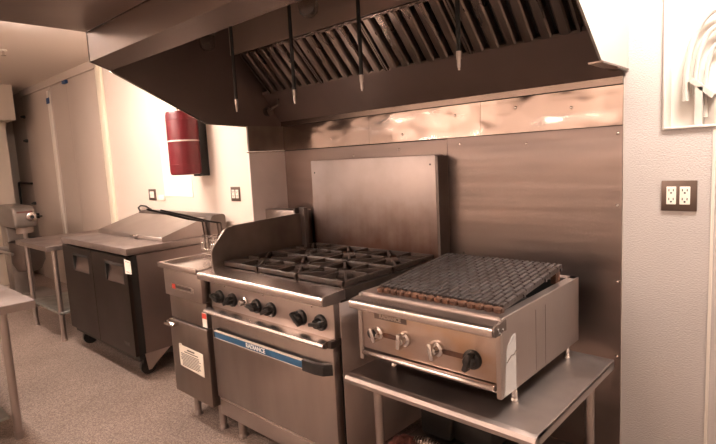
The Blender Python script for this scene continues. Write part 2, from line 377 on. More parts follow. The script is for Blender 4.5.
# ================================================================ RANGE
RX0, RX1 = 0.0, .932
rg = thing('gas_range', 'stainless six burner gas range with blue oven handle beneath the hood', 'range', (.465, -.5, 0))
MB().box((RX0 + .004, -.835, .15), (RX1, -.09, .86), .003).build('body', range_side, rg)
MB().box((RX0 + .012, -.868, .700), (RX1 - .004, -.82, .862), .003).build('control_panel', steel, rg)
MB().box((RX0 + .004, -.862, .69), (RX0 + .040, -.838, .864)).build('corner_post', steel_dark, rg)
# bullnose rail
def bull(y0, y1, zt, zb, r, n=8):
    pts = [(y1, zt + .008)]
    for k in range(n + 1):
        a = PI / 2 + k / n * PI / 2; pts.append((y0 + r + r * math.cos(a), zt - r + r * math.sin(a)))
    for k in range(n + 1):
        a = PI + k / n * PI / 2 * .8; pts.append((y0 + r + r * math.cos(a), zb + r * .6 + r * .6 * math.sin(a) ))
    pts += [(y1 - .03, zb), (y1 - .03, zb + .006), (y1, zb + .006)]
    return pts
MB().prism(bull(-.931, -.80, .900, .858, .016), 'x', RX0, RX1 - .004).build('front_rail', steel_bright, rg)
MB().prism(bull(-.929, -.80, .899, .859, .016), 'x', RX1 - .0035, RX1 + .0005).build('rail_cap', steel, rg)
MB().prism([(-.84, .711), (-.912, .711), (-.926, .706), (-.931, .697), (-.926, .688), (-.915, .684), (-.84, .684)], 'x', RX0 + .03, RX1 - .015).build('lower_rail', steel_bright, rg)
MB().prism([(-.84, .7115), (-.90, .7115), (-.90, .6835), (-.84, .6835)], 'x', RX1 - .0149, RX1 + .004).build('rail_end', steel_dark, rg)
# knobs
def knob(x, z, y=-.868, m=black_plastic, par=None, r=.030, rotd=0, plate=None):
    k = MB().lathe([(r * .98, 0), (r, .004), (r * .92, .012), (r * .62, .016), (r * .58, .034), (r * .5, .038)], (x, y, z), '-y', 22)
    g = MB().box((-r * .98, -.046, -.0085), (r * .98, -.012, .0085), .004)
    g.rot(Matrix.Translation((x, y, z)) @ Matrix.Rotation(math.radians(rotd), 4, 'Y'))
    me = bpy.data.meshes.new('k'); g.bm.to_mesh(me); g.bm.free(); k.bm.from_mesh(me); bpy.data.meshes.remove(me)
    return k.build('knob', m, par)
for i, x in enumerate((.108, .222, .420, .528, .735, .858)):
    knob(x - .006, .771, r=.036, par=rg, rotd=(20, -35, 10, -25, 40, -10)[i])
pk = MB().lathe([(.024, 0), (.024, .006), (.018, .010), (.014, .03), (.012, .032)], (.318, -.868, .778), '-y', 20).build('knob', chrome, rg); pk['label'] = 'small chrome pilot knob'
for x in (.150, .464, .80):
    MB().lathe([(.006, 0), (.005, .003)], (x, -.868, .83), '-y', 10).build('screw', chrome, rg)
# oven door
dr = MB().box((RX0 + .022, -.884, .222), (RX1 - .004, -.84, .680), .004).build('oven_door', steel_v, rg)
MB().box((RX0 + .022, -.842, .155), (RX1 - .002, -.836, .70)).build('gasket', dark_gap, rg)
HX = .02; HZ = -.012
hd = MB().box((.085 + HX, -.922, .583 + HZ), (.755 + HX, -.908, .619 + HZ), .003).build('oven_handle', blue, dr); hd['label'] = 'blue handle strip'
MB().box((.085 + HX, -.9235, .6165 + HZ), (.755 + HX, -.9075, .6195 + HZ)).box((.085 + HX, -.9235, .5825 + HZ), (.755 + HX, -.9075, .5850 + HZ)).build('handle_trim', strip_white, dr)
text('lettering', 'RADIANCE', .030, front(.450, -.9232, .601 + HZ), white_text, dr, .0008, .0006)
he = MB().prism([(.755 + HX, -.924), (.85, -.924), (.895, -.915), (.922, -.884), (.905, -.884), (.86, -.902), (.755 + HX, -.905)], 'z', .575 + HZ, .623 + HZ, .002)
he.build('handle_end', black_plastic, dr)
he = MB().prism([(.085 + HX, -.924), (.072 + HX, -.918), (.062 + HX, -.884), (.078 + HX, -.884), (.085 + HX, -.905)], 'z', .577 + HZ, .622 + HZ, .002).build('handle_end', black_plastic, dr)
MB().box((RX0 + .02, -.872, .118), (RX1 - .004, -.84, .216), .003).build('kick_panel', steel, rg)
MB().box((RX0 + .02, -.874, .205), (RX1 - .004, -.87, .217)).build('kick_lip', steel_bright, rg)
for x, y in ((.125, -.815), (.875, -.815), (.125, -.16), (.875, -.16)):
    MB().cyl((x, y, .02), (x, y, .156), .022, n=14).lathe([(.026, 0), (.026, .006), (.016, .022)], (x, y, 0), 'z', 14).build('leg', steel_side, rg)
# cooktop pan
MB().box((RX0 + .004, -.83, .855), (RX1, -.09, .872)).box((RX0 + .004, -.80, .87), (RX0 + .016, -.1, .906)).box((RX1 - .014, -.80, .87), (RX1, -.1, .906)).build('cooktop', cook_m, rg)
# burners and cast iron grates: 3 x 2
gx = (RX1 - .04) / 3
for i in range(3):
    for j in range(2):
        cx = RX0 + .02 + gx * (i + .5); y0 = -.785 + j * .335; y1 = y0 + .325; cy = (y0 + y1) / 2
        MB().lathe([(.055, 0), (.055, .012), (.035, .018), (.035, .024), (.045, .026), (.043, .034), (.012, .038)], (cx, cy, .872), 'z', 20).cyl((cx, cy - .14, .88), (cx, cy, .88), .013, n=10).build('burner', iron_ash, rg)
        b = MB(); h = .011; zt = .932; zb = .908; xa, xb = cx - gx / 2 + .004, cx + gx / 2 - .004
        for (p, q) in (((xa, y0), (xb, y0 + h)), ((xa, y1 - h), (xb, y1)), ((xa, y0), (xa + h, y1)), ((xb - h, y0), (xb, y1))):
            b.box((p[0], p[1], zb), (q[0], q[1], zt), .003, 1)
        for k in range(8):
            a = k * PI / 4; ca, sa = math.cos(a), math.sin(a)
            R_ = min((xb - xa) / 2 / max(abs(ca), 1e-3), (y1 - y0) / 2 / max(abs(sa), 1e-3)) - .008
            p = Vector((cx + ca * .045, cy + sa * .045, 0)); q = Vector((cx + ca * R_, cy + sa * R_, 0))
            nrm = Vector((-sa, ca, 0)) * .0055
            t = MB(); t.prism([((p - nrm).x, (p - nrm).y), ((q - nrm).x, (q - nrm).y), ((q + nrm).x, (q + nrm).y), ((p + nrm).x, (p + nrm).y)], 'z', zb + .002, zt + .002, .002, 1)
            me = bpy.data.meshes.new('k'); t.bm.to_mesh(me); t.bm.free(); b.bm.from_mesh(me); bpy.data.meshes.remove(me)
        b.lathe([(.052, 0), (.058, .004), (.058, .014), (.052, .018)], (cx, cy, .905), 'z', 20)
        for (u, v) in ((xa, y0), (xb - .014, y0), (xa, y1 - .014), (xb - .014, y1 - .014)): b.box((u, v, .872), (u + .014, v + .014, .91))
        b.build('burner_grate', iron, rg)
# backguard and left shield
MB().box((RX0 + .0, -.10, .86), (.915, -.020, 1.432), .003).build('backguard', scorched, rg)
MB().box((.9155, -.098, .86), (.930, -.012, 1.425)).build('backguard_return', steel_dark, rg)
for x, z in ((.885, 1.385), (.03, 1.36)): MB().lathe([(.005, 0), (.004, .002)], (x, -.10, z), '-y', 10).build('screw', black_matte, rg)
MB().prism([(-.848, .90), (-.848, .985), (-.84, 1.01), (-.765, 1.092), (-.74, 1.106), (-.70, 1.113), (-.23, 1.126), (-.23, .90)], 'x', .010, .024, .002, 1).build('side_shield', steel_greasy, rg)
MB().box((.0, -.262, .906), (.0098, -.20, 1.158)).box((.0, -.2295, .88), (.058, -.20, 1.158), .002, 1).build('shield_post', steel_dark, rg)

# ================================================================ FRYER
fr = thing('deep_fryer', 'narrow stainless deep fryer with a yellowed notice, left of the range', 'fryer', (-.21, -.5, 0))
FX0, FX1 = -.418, -.012
MB().box((FX0 + .012, -.868, .145), (FX1 - .006, -.10, .888), .003).build('body', steel_fryer, fr)
t = MB().box((FX0, -.930, .882), (FX1, -.24, .892)).box((FX0, -.934, .884), (FX1, -.918, .912), .003).box((FX0, -.925, .884), (FX0 + .014, -.24, .912), .003).box((FX1 - .014, -.925, .884), (FX1, -.24, .912), .003)
t.build('top_pan', steel_bright, fr)
MB().box((FX0 + .006, -.905, .722), (FX1 - .004, -.86, .878), .004).build('tank_front', steel, fr)
MB().box((FX0 + .014, -.885, .584), (FX1 - .004, -.86, .718), .003).build('lower_front', steel_fryer, fr)
fd_ = MB().box((FX0 + .012, -.898, .148), (FX1 - .002, -.868, .577), .003).build('door', steel_fryer, fr)
MB().prism([(-.897, .568), (-.918, .572), (-.934, .566), (-.938, .552), (-.930, .548), (-.897, .553)], 'x', FX0 + .012, FX0 + .112, .002, 1).build('door_pull', chrome, fd_)
MB().box((FX0 + .02, -.20, .88), (FX1 - .01, -.10, 1.135), .003).build('flue_riser', steel_v, fr)
bd = MB().box((-.335, -.9075, .764), (-.092, -.904, .798), .001, 1).build('badge', chrome, fr)
MB().box((-.318, -.9085, .768), (-.286, -.9070, .794)).build('badge_mark', red_ink, bd)
MB().box((-.278, -.9085, .774), (-.12, -.9070, .790)).build('badge_panel', steel_dark, bd)
no = MB().prism([(-.322, .318), (-.070, .304), (-.068, .434), (-.29, .440), (-.295, .449), (-.322, .446)], 'y', -.9005, -.898).build('notice', paper, fr); no['label'] = 'yellowed printed notice'
b = MB()
b.box((-.235, -.9012, .418), (-.155, -.9004, .426)).box((-.265, -.9012, .405), (-.12, -.9004, .410))
random.seed(3)
for k in range(9):
    z = .392 - k * .0085; u = random.uniform(0, .02)
    b.box((-.310 + u, -.9012, z), (-.095 - random.uniform(0, .03), -.9004, z + .0036))
b.build('printed_lines', ink, no)
st = MB().box((-.062, -.8875, .586), (-.018, -.8848, .664)).build('sticker', white_paper, fr)
MB().box((-.062, -.8885, .634), (-.018, -.8873, .662)).build('sticker_band', red_ink, st)
for x, y in ((-.30, -.83), (-.035, -.83), (-.30, -.16), (-.035, -.16)):
    MB().cyl((x, y, .025), (x, y, .15), .02, n=14).lathe([(.024, 0), (.024, .006), (.015, .026)], (x, y, 0), 'z', 14).build('leg', steel_side, fr)
# fry baskets hanging from the flue riser
def basket(x0, x1, lab, hang):
    fb = thing('fry_basket', lab, 'basket', ((x0 + x1) / 2, -.46, .892), 'fry baskets on the fryer')
    b = MB(); y0, y1, z0, z1 = -.69, -.24, .8945, 1.02
    r = .0022
    for z in (z0, z1):
        b.tube([(x0, y0, z), (x1, y0, z), (x1, y1, z), (x0, y1, z), (x0, y0, z)], .003 if z == z1 else r, 6)
    for k in range(8):
        u = x0 + (x1 - x0) * k / 7; b.tube([(u, y0, z1), (u, y0, z0), (u, y1, z0), (u, y1, z1)], r, 5)
    for k in range(1, 12):
        v = y0 + (y1 - y0) * k / 12; b.tube([(x0, v, z1), (x0, v, z0), (x1, v, z0), (x1, v, z1)], r, 5)
    for k in range(1, 4):
        z = z0 + (z1 - z0) * k / 4; b.tube([(x0, y0, z), (x1, y0, z), (x1, y1, z), (x0, y1, z), (x0, y0, z)], r, 5)
    b.build('wire_mesh', chrome, fb)
    c = (x0 + x1) / 2
    b = MB()
    for s in (-.018, .018): b.tube([(c + s, y0 - .003, .96), (c + s, y0 - .006, 1.05), (c + s, y0 - .012, 1.12)], .0045, 6)
    b.tube([(c - .04, y0 - .004, 1.035), (c + .045, y0 - .004, 1.03)], .004, 6)
    b.build('handle_bracket', iron, fb)
    b = MB().tube([(c - .018, y0 - .012, 1.12), (c - .010, y0 - .10, 1.145), (c - .005, y0 - .20, 1.18), (c, y0 - .34, 1.225)], [.004, .0065, .007, .005], 8)
    b.tube([(c + .018, y0 - .012, 1.12), (c + .005, y0 - .10, 1.143)], .004, 6)
    b.build('handle', black_plastic, fb)
basket(-.345, -.205, 'left wire fry basket on the fryer, its black handle toward the prep refrigerator', 1)
basket(-.190, -.050, 'right wire fry basket on the fryer, half hidden behind the range side shield', 1)

# ================================================================ CHARBROILER
CX0, CX1 = 1.032, 1.640
cb = thing('charbroiler', 'countertop stainless charbroiler with tilted rusty grate on a steel stand', 'charbroiler', (1.336, -.5, .587))
MB().box((CX0, -.827, .649), (CX0 + .012, -.172, .912), .002, 1).box((CX1 - .012, -.827, .649), (CX1, -.172, .912), .002, 1).box((CX0 + .012, -.190, .649), (CX1 - .012, -.172, .912)).box((CX0 + .012, -.80, .65), (CX1 - .012, -.19, .66)).build('body', steel_side, cb)
MB().box((CX0 + .012, -.832, .697), (CX1 - .004, -.80, .862), .003).build('control_panel', steel_heat, cb)
MB().box((CX0, -.836, .649), (CX0 + .02, -.8275, .862), .002, 1).build('front_post', steel_side, cb)
MB().box((CX1 - .018, -.836, .649), (CX1, -.8275, .862), .002, 1).build('front_post', steel_side, cb)
MB().prism(bull(-.884, -.80, .900, .862, .016), 'x', CX0, CX1 - .004).build('front_rail', steel_bright, cb)
cp = MB().prism(bull(-.881, -.80, .898, .864, .016), 'x', CX1 - .0038, CX1 + .002).build('rail_cap', steel_dark, cb)
for y, z in ((-.855, .885), (-.825, .878), (-.84, .868)): MB().cyl((CX1 + .002, y, z), (CX1 + .0045, y, z), .004, n=8).build('screw', chrome, cp)
MB().box((CX0, -.815, .900), (CX1, -.755, .914), .002, 1).box((CX0, -.76, .903), (CX0 + .05, -.172, .914), .002, 1).box((CX1 - .035, -.76, .903), (CX1, -.172, .914), .002, 1).box((CX0, -.215, .903), (CX1, -.172, .914), .002, 1).build('top_surround', steel_top, cb)
MB().box((CX0 + .02, -.76, .80), (CX1 - .02, -.21, .81)).box((CX0 + .013, -.757, .80), (CX0 + .05, -.21, .9)).box((CX1 - .034, -.757, .80), (CX1 - .013, -.21, .9)).box((CX0 + .02, -.757, .80), (CX1 - .02, -.75, .9)).box((CX0 + .02, -.22, .80), (CX1 - .02, -.213, .9)).build('firebox', black_matte, cb)
MB().prism([(-.80, .668), (-.845, .672), (-.852, .682), (-.845, .692), (-.80, .694)], 'x', CX0 + .022, CX1 - .022, .002, 1).build('drip_tray', steel_bright, cb)
# sloping cast grates, four sections
gx0, gx1 = CX0 + .055, CX1 - .022
gw = (gx1 - gx0) / 4
G0 = Vector((0, -.775, .926)); G1 = Vector((0, -.275, .972)); gd = (G1 - G0).normalized(); gn = Vector((0, -gd.z, gd.y)); gl = (G1 - G0).length
Mg = Matrix(((1, 0, 0, 0), (0, gd.y, gn.y, G0.y), (0, gd.z, gn.z, G0.z), (0, 0, 0, 1)))
for i in range(4):
    xa = gx0 + i * gw; b = MB(); nb = 6; p = gw / nb
    for k in range(nb):
        x = xa + p * (k + .5)
        b.box((x - .0045, .012, -.012), (x + .0045, gl - .004, .006))
        v = .012 + (.034 if k % 2 else 0.); 
        if k % 2: b.box((x - .0078, .012, .002), (x + .0078, .040, .012), .002, 1)
        while v < gl - .01:
            w_ = min(v + .062, gl - .004); b.box((x - .0078, v, .002), (x + .0078, w_, .0125), .002, 1); v += .068
    for v in (.16, .34, gl - .02): b.box((xa + .002, v, -.014), (xa + gw - .002, v + .012, -.002))
    g = b.rot(Mg).build('grill_grate', grill_iron, cb)
    b = MB()
    for k in range(nb // 2 + 1):
        x = xa + gw * (k + .5) / (nb // 2 + 1)
        b.box((x - .012, -.012, -.022), (x + .012, .012, .006), .004, 1)
    b.box((xa + .002, -.002, -.026), (xa + gw - .002, .012, .002))
    b.rot(Mg).build('grate_teeth', rust_iron, g)
for x in (gx0, gx0 + .26, gx1 - .04): MB().box((x, -.30, .904), (x + .02, -.26, .957)).build('grate_prop', rust_iron, cb)
MB().box((1.135, -.834, .758), (1.250, -.831, .776)).build('valve_slot', rust_iron, cb)
MB().box((1.415, -.834, .752), (1.535, -.831, .770)).build('valve_slot', rust_iron, cb)
k1 = knob(1.134, .772, -.832, chrome, cb, .028, 70); k1['label'] = 'worn silver knob'
MB().lathe([(.020, .035), (.018, .041), (.006, .043)], (1.128, -.832, .777), '-y', 18).build('knob_cap', black_plastic, cb)
k2 = knob(1.258, .772, -.832, chrome, cb, .029, 95); k2['label'] = 'silver knob'
k3 = knob(1.398, .766, -.832, chrome, cb, .030, 80); k3['label'] = 'silver knob'
k4 = knob(1.537, .760, -.832, black_plastic, cb, .034, 110); k4['label'] = 'black knob'
bd = MB().box((1.115, -.8345, .826), (1.268, -.831, .850), .001, 1).build('badge', steel_dark, cb)
text('lettering', 'RADIANCE', .021, front(1.1915, -.8350, .838), tan_text, bd, .0006, .0007)
fl = MB().prism([(-.818, .652), (-.735, .652), (-.735, .842), (-.752, .842), (-.79, .815), (-.80, .80)], 'x', CX1 - .0005, CX1 + .0012).build('film_patch', film, cb); fl['label'] = 'white leftover protective film'
MB().tube([(CX1 + .002, -.80, .762), (CX1 + .002, -.77, .776), (CX1 + .002, -.752, .774), (CX1 + .002, -.735, .782)], .0022, 5).build('film_tear', steel_dark, fl)
for y in (-.58, -.50): MB().box((CX1, y, .66), (CX1 + .0006, y + .0015, .88)).build('seam', steel_dark, cb)
for x in (CX0 + .06, CX1 - .025):
    for y in (-.70, -.235):
        MB().cyl((x, y, .600), (x, y, .652), .011, n=12).lathe([(.014, 0), (.014, .006), (.010, .014)], (x, y, .5872), 'z', 12).build('leg', chrome, cb)

# ================================================================ STAND
SX0, SX1 = .985, 1.769
sd = thing('equipment_stand', 'low stainless equipment stand under the charbroiler', 'stand', (1.377, -.5, 0))
tp = MB().box((SX0, -.862, .572), (SX1, -.145, .587), .002, 1)
tp.prism([(-.80, .5866), (-.862, .5866), (-.876, .581), (-.8825, .568), (-.879, .552), (-.868, .546), (-.85, .548), (-.85, .572), (-.80, .572)], 'x', SX0, SX1)
tp.box((SX1 - .012, -.86, .548), (SX1, -.145, .580)).box((SX0, -.86, .548), (SX0 + .012, -.145, .580)).box((SX0, -.157, .548), (SX1, -.145, .58))
tp.build('tabletop', steel_top, sd)
for x in (SX0 + .092, SX1 - .075):
    for y in (-.79, -.205):
        MB().cyl((x, y, .03), (x, y, .573), .019, n=16).lathe([(.022, 0), (.024, .01), (.019, .032)], (x, y, 0), 'z', 16).build('leg', steel_side, sd)
MB().box((SX0 + .04, -.81, .170), (SX1 - .04, -.18, .195), .003, 1).build('undershelf', steel_dark, sd)
# things on the undershelf
bg = MB().box((1.06, -.50, .197), (1.22, -.30, .340), .02).box((1.21, -.47, .197), (1.40, -.28, .30), .02).build('pan_lid_stack', black_matte, None, (1.2, -.4, .197))
bg.name = 'black_bin'; tag(bg, 'black lumpy bin in the shadow under the charbroiler stand', 'bin')
b = MB(); pts = []
for k in range(240):
    a = k / 240 * 24 * PI; u = k / 240
    pts.append((1.115 + u * .17, -.615 + .022 * math.cos(a), .222 + .022 * math.sin(a) + .02 * math.sin(u * PI)))
cl = b.tube(pts, .0028, 5).build('coiled_spring', steel_bright, None, (1.2, -.61, .197))
tag(cl, 'silver coiled metal spring hose on the shelf under the stand', 'spring')
b = MB(); t = bmesh.new(); bmesh.ops.create_icosphere(t, subdivisions=4, radius=1)
from mathutils import noise as mn
for v in t.verts:
    k = 1 + .35 * mn.noise(v.co * 2.1) + .12 * mn.noise(v.co * 6)
    v.co = Vector((1.085 + v.co.x * .05 * k, -.66 + v.co.y * .06 * k, .196 + max(0, .025 + v.co.z * .034 * k)))
b._merge(t); rr = b.build('red_cloth', rag_red, None, (1.085, -.66, .196)); tag(rr, 'crumpled dull red cloth on the shelf under the stand', 'cloth')

# ================================================================ PREP TABLE
PX0, PX1 = -2.305, -1.067
pt = thing('prep_refrigerator', 'two door sandwich prep refrigerator with sloping lid against the white wall', 'refrigerator', (-1.686, -.42, 0))
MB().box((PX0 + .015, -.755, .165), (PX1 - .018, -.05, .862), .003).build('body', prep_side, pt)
MB().box((PX0 + .02, -.806, .17), (PX1 - .022, -.756, .855)).build('gasket', dark_gap, pt)
MB().box((PX0, -.831, .868), (PX1, -.05, .9154), .004).build('worktop', table_top, pt)
MB().box((PX0 + .02, -.80, .12), (PX1 - .03, -.08, .166)).build('base', black_matte, pt)
for (xa, xb, pa, pb) in ((PX0 + .012, -1.692, -2.075, -1.755), (-1.686, PX1 - .014, -1.440, -1.135)):
    za, zb, z0, z1 = .665, .790, .165, .856; y0, y1 = -.832, -.806
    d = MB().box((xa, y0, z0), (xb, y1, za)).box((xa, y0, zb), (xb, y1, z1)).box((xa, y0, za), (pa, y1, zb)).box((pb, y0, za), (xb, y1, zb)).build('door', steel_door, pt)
    MB().prism([(y0 + .002, za), (y0 + .005, za), (-.807, zb - .03), (-.807, zb), (-.806, zb), (-.806, za)], 'x', pa, pb).build('handle_recess', steel_recess, d)
    MB().box((pa, y0 - .002, zb - .004), (pb, -.807, zb + .014), .001, 1).box((pa - .004, y0 - .0005, za), (pa + .006, -.807, zb)).box((pb - .006, y0 - .0005, za), (pb + .004, -.807, zb)).build('handle_rim', black_matte, d)
text('lettering', 'TRUE', .035, front(-1.205, -.8325, .235), grey_text, pt, .0006)
tg = MB().prism([(-1.085, .750), (-.990, .755), (-.990, .842), (-1.088, .848)], 'y', -.842, -.8405).build('tag', white_paper, pt); tg['label'] = 'white paper tag'
MB().box((-1.065, -.8428, .763), (-1.02, -.8419, .767)).box((-1.07, -.8428, .832), (-1.015, -.8419, .835)).build('tag_lines', red_ink, tg)
# lid wedge and rear housing
MB().prism([(-.555, .9156), (-.555, .945), (-.548, .949), (-.200, 1.050), (-.19, 1.048), (-.19, .9156)], 'x', -2.25, -1.115, .002, 1).build('lid', steel_side, pt)
MB().box((-1.56, -.590, .928), (-1.47, -.554, .950), .006).build('lid_handle', chrome, pt)
MB().prism([(-.185, .9156), (-.185, 1.02), (-.165, 1.055), (-.14, 1.066), (-.075, 1.068), (-.052, 1.06), (-.045, 1.04), (-.045, .9156)], 'x', PX0 + .01, PX1 - .006, .002, 1).build('rear_housing', steel_dark, pt)
for x in (PX0 + .1, PX1 - .075):
    for y in (-.74, -.12):
        MB().cyl((x - .014, y + .012, .058), (x + .014, y + .012, .058), .0575, n=20).build('caster', black_plastic, pt)
        MB().box((x - .03, y - .03, .09), (x + .03, y + .04, .121)).box((x - .022, y - .01, .05), (x - .016, y + .03, .1)).box((x + .016, y - .01, .05), (x + .022, y + .03, .1)).build('caster_fork', black_matte, pt)
MB().prism([(-.765, .165), (-.58, .165), (-.68, .09), (-.73, .045), (-.75, .045)], 'x', PX1 - .024, PX1 - .019).build('side_bracket', steel_side, pt)
cab = MB().tube([(-2.62, -.006, 1.03), (-2.60, -.03, 1.07), (-2.54, -.03, 1.093), (-2.44, -.03, 1.088), (-2.34, -.03, 1.06), (-2.29, -.02, 1.03), (-2.275, -.006, .93)], .008, 8).build('power_cable', black_plastic, None, (-2.5, -.02, .9))
tag(cab, 'black cable looping up behind the prep refrigerator', 'cable')

# ================================================================ MIXER TABLE
mt = thing('work_table', 'small steel work table in front of the mixer, left of the prep refrigerator', 'table', (-2.86, -.5, 0))
MB().box((-3.30, -.92, .795), (-2.42, -.10, .8366), .003, 1).build('tabletop', table_top, mt)
for x in (-3.225, -2.465):
    for y in (-.85, -.16):
        MB().cyl((x, y, .03), (x, y, .797), .022, n=14).lathe([(.024, 0), (.026, .012), (.02, .032)], (x, y, 0), 'z', 14).build('leg', steel_side, mt)
MB().box((-3.26, -.87, .235), (-2.44, -.14, .258), .003, 1).build('undershelf', galv, mt)
bin_ = MB().prism([(-3.05, .2585), (-2.75, .2585), (-2.72, .45), (-3.08, .45)], 'y', -.45, -.22, .01).build('storage_bin', steel_dark, None, (-2.9, -.33, .2585))
tag(bin_, 'dark storage bin on the lower shelf of the mixer work table', 'bin')

# ================================================================ MIXER
mx = thing('floor_mixer', 'grey planetary floor mixer standing behind the small work table', 'mixer', (-4.45, -.575, 0))
MB().box((-4.82, -.83, .0), (-4.00, -.32, .07), .02).build('base', mixer_grey, mx)
MB().prism([(-4.80, .06), (-4.56, .06), (-4.60, .5), (-4.62, .9), (-4.86, .9), (-4.86, .5)], 'y', -.68, -.47, .015).build('column', mixer_grey, mx)
hp = [(-4.92, .87), (-4.14, .87), (-4.115, .90), (-4.115, 1.04), (-4.14, 1.08), (-4.22, 1.105), (-4.80, 1.115), (-4.90, 1.09), (-4.93, 1.04)]
MB().prism(hp, 'y', -.715, -.495, .022, 3).build('head', mixer_grey, mx)
MB().lathe([(.048, 0), (.048, .03), (.036, .034), (.036, .065), (.030, .066)], (-4.12, -.553, .985), 'x', 20).build('attachment_hub', steel_bright, mx)
MB().cyl((-4.0535, -.553, .985), (-4.052, -.553, .985), .019, n=14).build('hub_socket', dark_gap, mx)
MB().cyl((-4.30, -.577, .80), (-4.30, -.577, .885), .085, n=24).cyl((-4.30, -.577, .72), (-4.30, -.577, .81), .022, n=12).build('planetary_shaft', steel, mx)
MB().box((-4.116, -.68, 1.035), (-4.112, -.53, 1.05)).build('nameplate', rag_red, mx)
MB().lathe([(.06, 0), (.12, .02), (.165, .12), (.175, .34), (.185, .345), (.185, .352), (.168, .352), (.16, .13), (.11, .035), (.001, .03)], (-4.30, -.577, .36), 'z', 28).build('bowl', bowl_steel, mx)
MB().tube([(-4.6, -.577 - .2, .60), (-4.30, -.577 - .2, .60), (-4.12, -.577 - .19, .60)], .018).tube([(-4.6, -.577 + .2, .60), (-4.30, -.577 + .2, .60), (-4.12, -.577 + .19, .60)], .018).box((-4.64, -.80, .56), (-4.58, -.35, .64), .01).build('bowl_yoke', mixer_grey, mx)
MB().tube([(-4.62, -.46, .70), (-4.60, -.40, .70), (-4.50, -.38, .70)], .01).lathe([(.02, 0), (.02, .03)], (-4.5, -.38, .685)).build('lift_lever', black_plastic, mx)

# ================================================================ FOREGROUND TABLE
ft = thing('work_table', 'steel work table with galvanized undershelf in the left foreground', 'table', (-1.3, -1.9, 0))
MB().box((-2.0, -2.3, .716), (-.80, -1.456, .760), .003, 1).build('tabletop', table_top, ft)
for x in (-1.92, -.862):
    for y in (-2.2, -1.60):
        MB().cyl((x, y, .04), (x, y, .718), .021, n=16).lathe([(.02, 0), (.022, .02), (.024, .045)], (x, y, 0), 'z', 16).build('leg', steel_side, ft)
MB().box((-1.95, -2.23, .135), (-.84, -1.635, .150), .003, 1).build('undershelf', galv, ft)

# ================================================================ WALL FITTINGS
def plate(name, label, cat, x0, x1, z0, z1, devs, m=plate_m):
    p = thing(name, label, cat, ((x0 + x1) / 2, 0, z0))
    MB().box((x0, -.007, z0), (x1, .001, z1), .0025).build('cover_plate', m, p)
    for kind, xa, xb in devs:
        za, zb = z0 + (z1 - z0) * .22, z1 - (z1 - z0) * .2
        d = MB().box((xa, -.0095, za), (xb, -.006, zb), .001, 1).build('receptacle' if kind == 'o' else 'rocker', ivory, p)
        if kind == 'o':
            c = (xa + xb) / 2; b = MB(); w_ = xb - xa; h = zb - za
            for zz in (za + h * .74, za + h * .24):
                b.box((c - w_ * .28, -.0100, zz), (c - w_ * .18, -.009, zz + h * .13)).box((c + w_ * .18, -.0100, zz), (c + w_ * .28, -.009, zz + h * .13)).cyl((c, -.0100, zz - h * .09), (c, -.009, zz - h * .09), w_ * .11, n=10)
            b.build('slots', black_matte, d)
        else:
            MB().box((xa + .004, -.013, (za + zb) / 2), (xb - .004, -.009, zb - .006), .001, 1).build('toggle', white_paper, d)
    return p
plate('wall_outlet', 'double duplex outlet in a bronze plate on the textured wall at right', 'outlet', 1.892, 2.010, 1.172, 1.288, [('o', 1.910, 1.942), ('o', 1.954, 1.988)])
plate('wall_outlet', 'duplex outlet in a bronze plate on the white wall right of the red cylinder', 'outlet', -1.034, -.916, 1.158, 1.268, [('o', -1.018, -.982), ('o', -.968, -.932)])
plate('wall_switch', 'small light switch plate on the white wall, left of the paper sheet', 'switch', -2.405, -2.265, 1.145, 1.248, [('s', -2.372, -2.298)])
jb = MB().box((-2.19, -.02, 1.148), (-2.09, .001, 1.196), .004).build('wall_plate', ivory, None, (-2.14, 0, 1.148)); tag(jb, 'small ivory blank plate between switch and paper sheet', 'plate')
ps = MB().box((-2.09, -.006, 1.184), (-1.60, .001, 1.66), .001, 1).build('paper_sheet', white_paper, None, (-1.85, 0, 1.184)); tag(ps, 'white sheet mounted on the wall behind the red cylinder', 'sheet')
# red cylinder
rc = thing('suppression_cylinder', 'red fire suppression cylinder strapped to the white wall beside the hood', 'cylinder', (-1.365, -.17, 1.375))
cx, cy, r = -1.365, -.178, .118
MB().lathe([(.02, 0), (.100, .002), (.114, .010), (r, .03), (r, .458), (.110, .484), (.06, .492), (.03, .495)], (cx, cy, 1.375), 'z', 36).build('tank', red_paint, rc)
MB().lathe([(r + .001, 0), (r + .002, .001), (r + .002, .010), (r + .001, .011)], (cx, cy, 1.632), 'z', 36).build('strap', strip_white, rc)
MB().lathe([(r - .001, 0), (r + .0015, .002), (r + .0015, .008), (r - .001, .01)], (cx, cy, 1.452), 'z', 36).lathe([(r - .001, 0), (r + .0015, .002), (r + .0015, .008), (r - .001, .01)], (cx, cy, 1.79), 'z', 36).build('weld_ring', red_paint, rc)
MB().box((cx - .03, -.10, 1.360), (cx + .05, .001, 1.80), .004).build('bracket', black_matte, rc)
MB().box((cx + .02, -.08, 1.802), (cx + .05, -.03, 1.84), .003).build('valve_tag', white_paper, rc)
MB().cyl((cx, cy, 1.869), (cx, cy, 1.93), .03, n=16).build('valve', chrome, rc)
MB().prism([(cx - .121, 1.58), (cx - .119, 1.58), (cx - .119, 1.66), (cx - .121, 1.66)], 'y', cy - .02, cy + .02).build('label_patch', white_paper, rc)
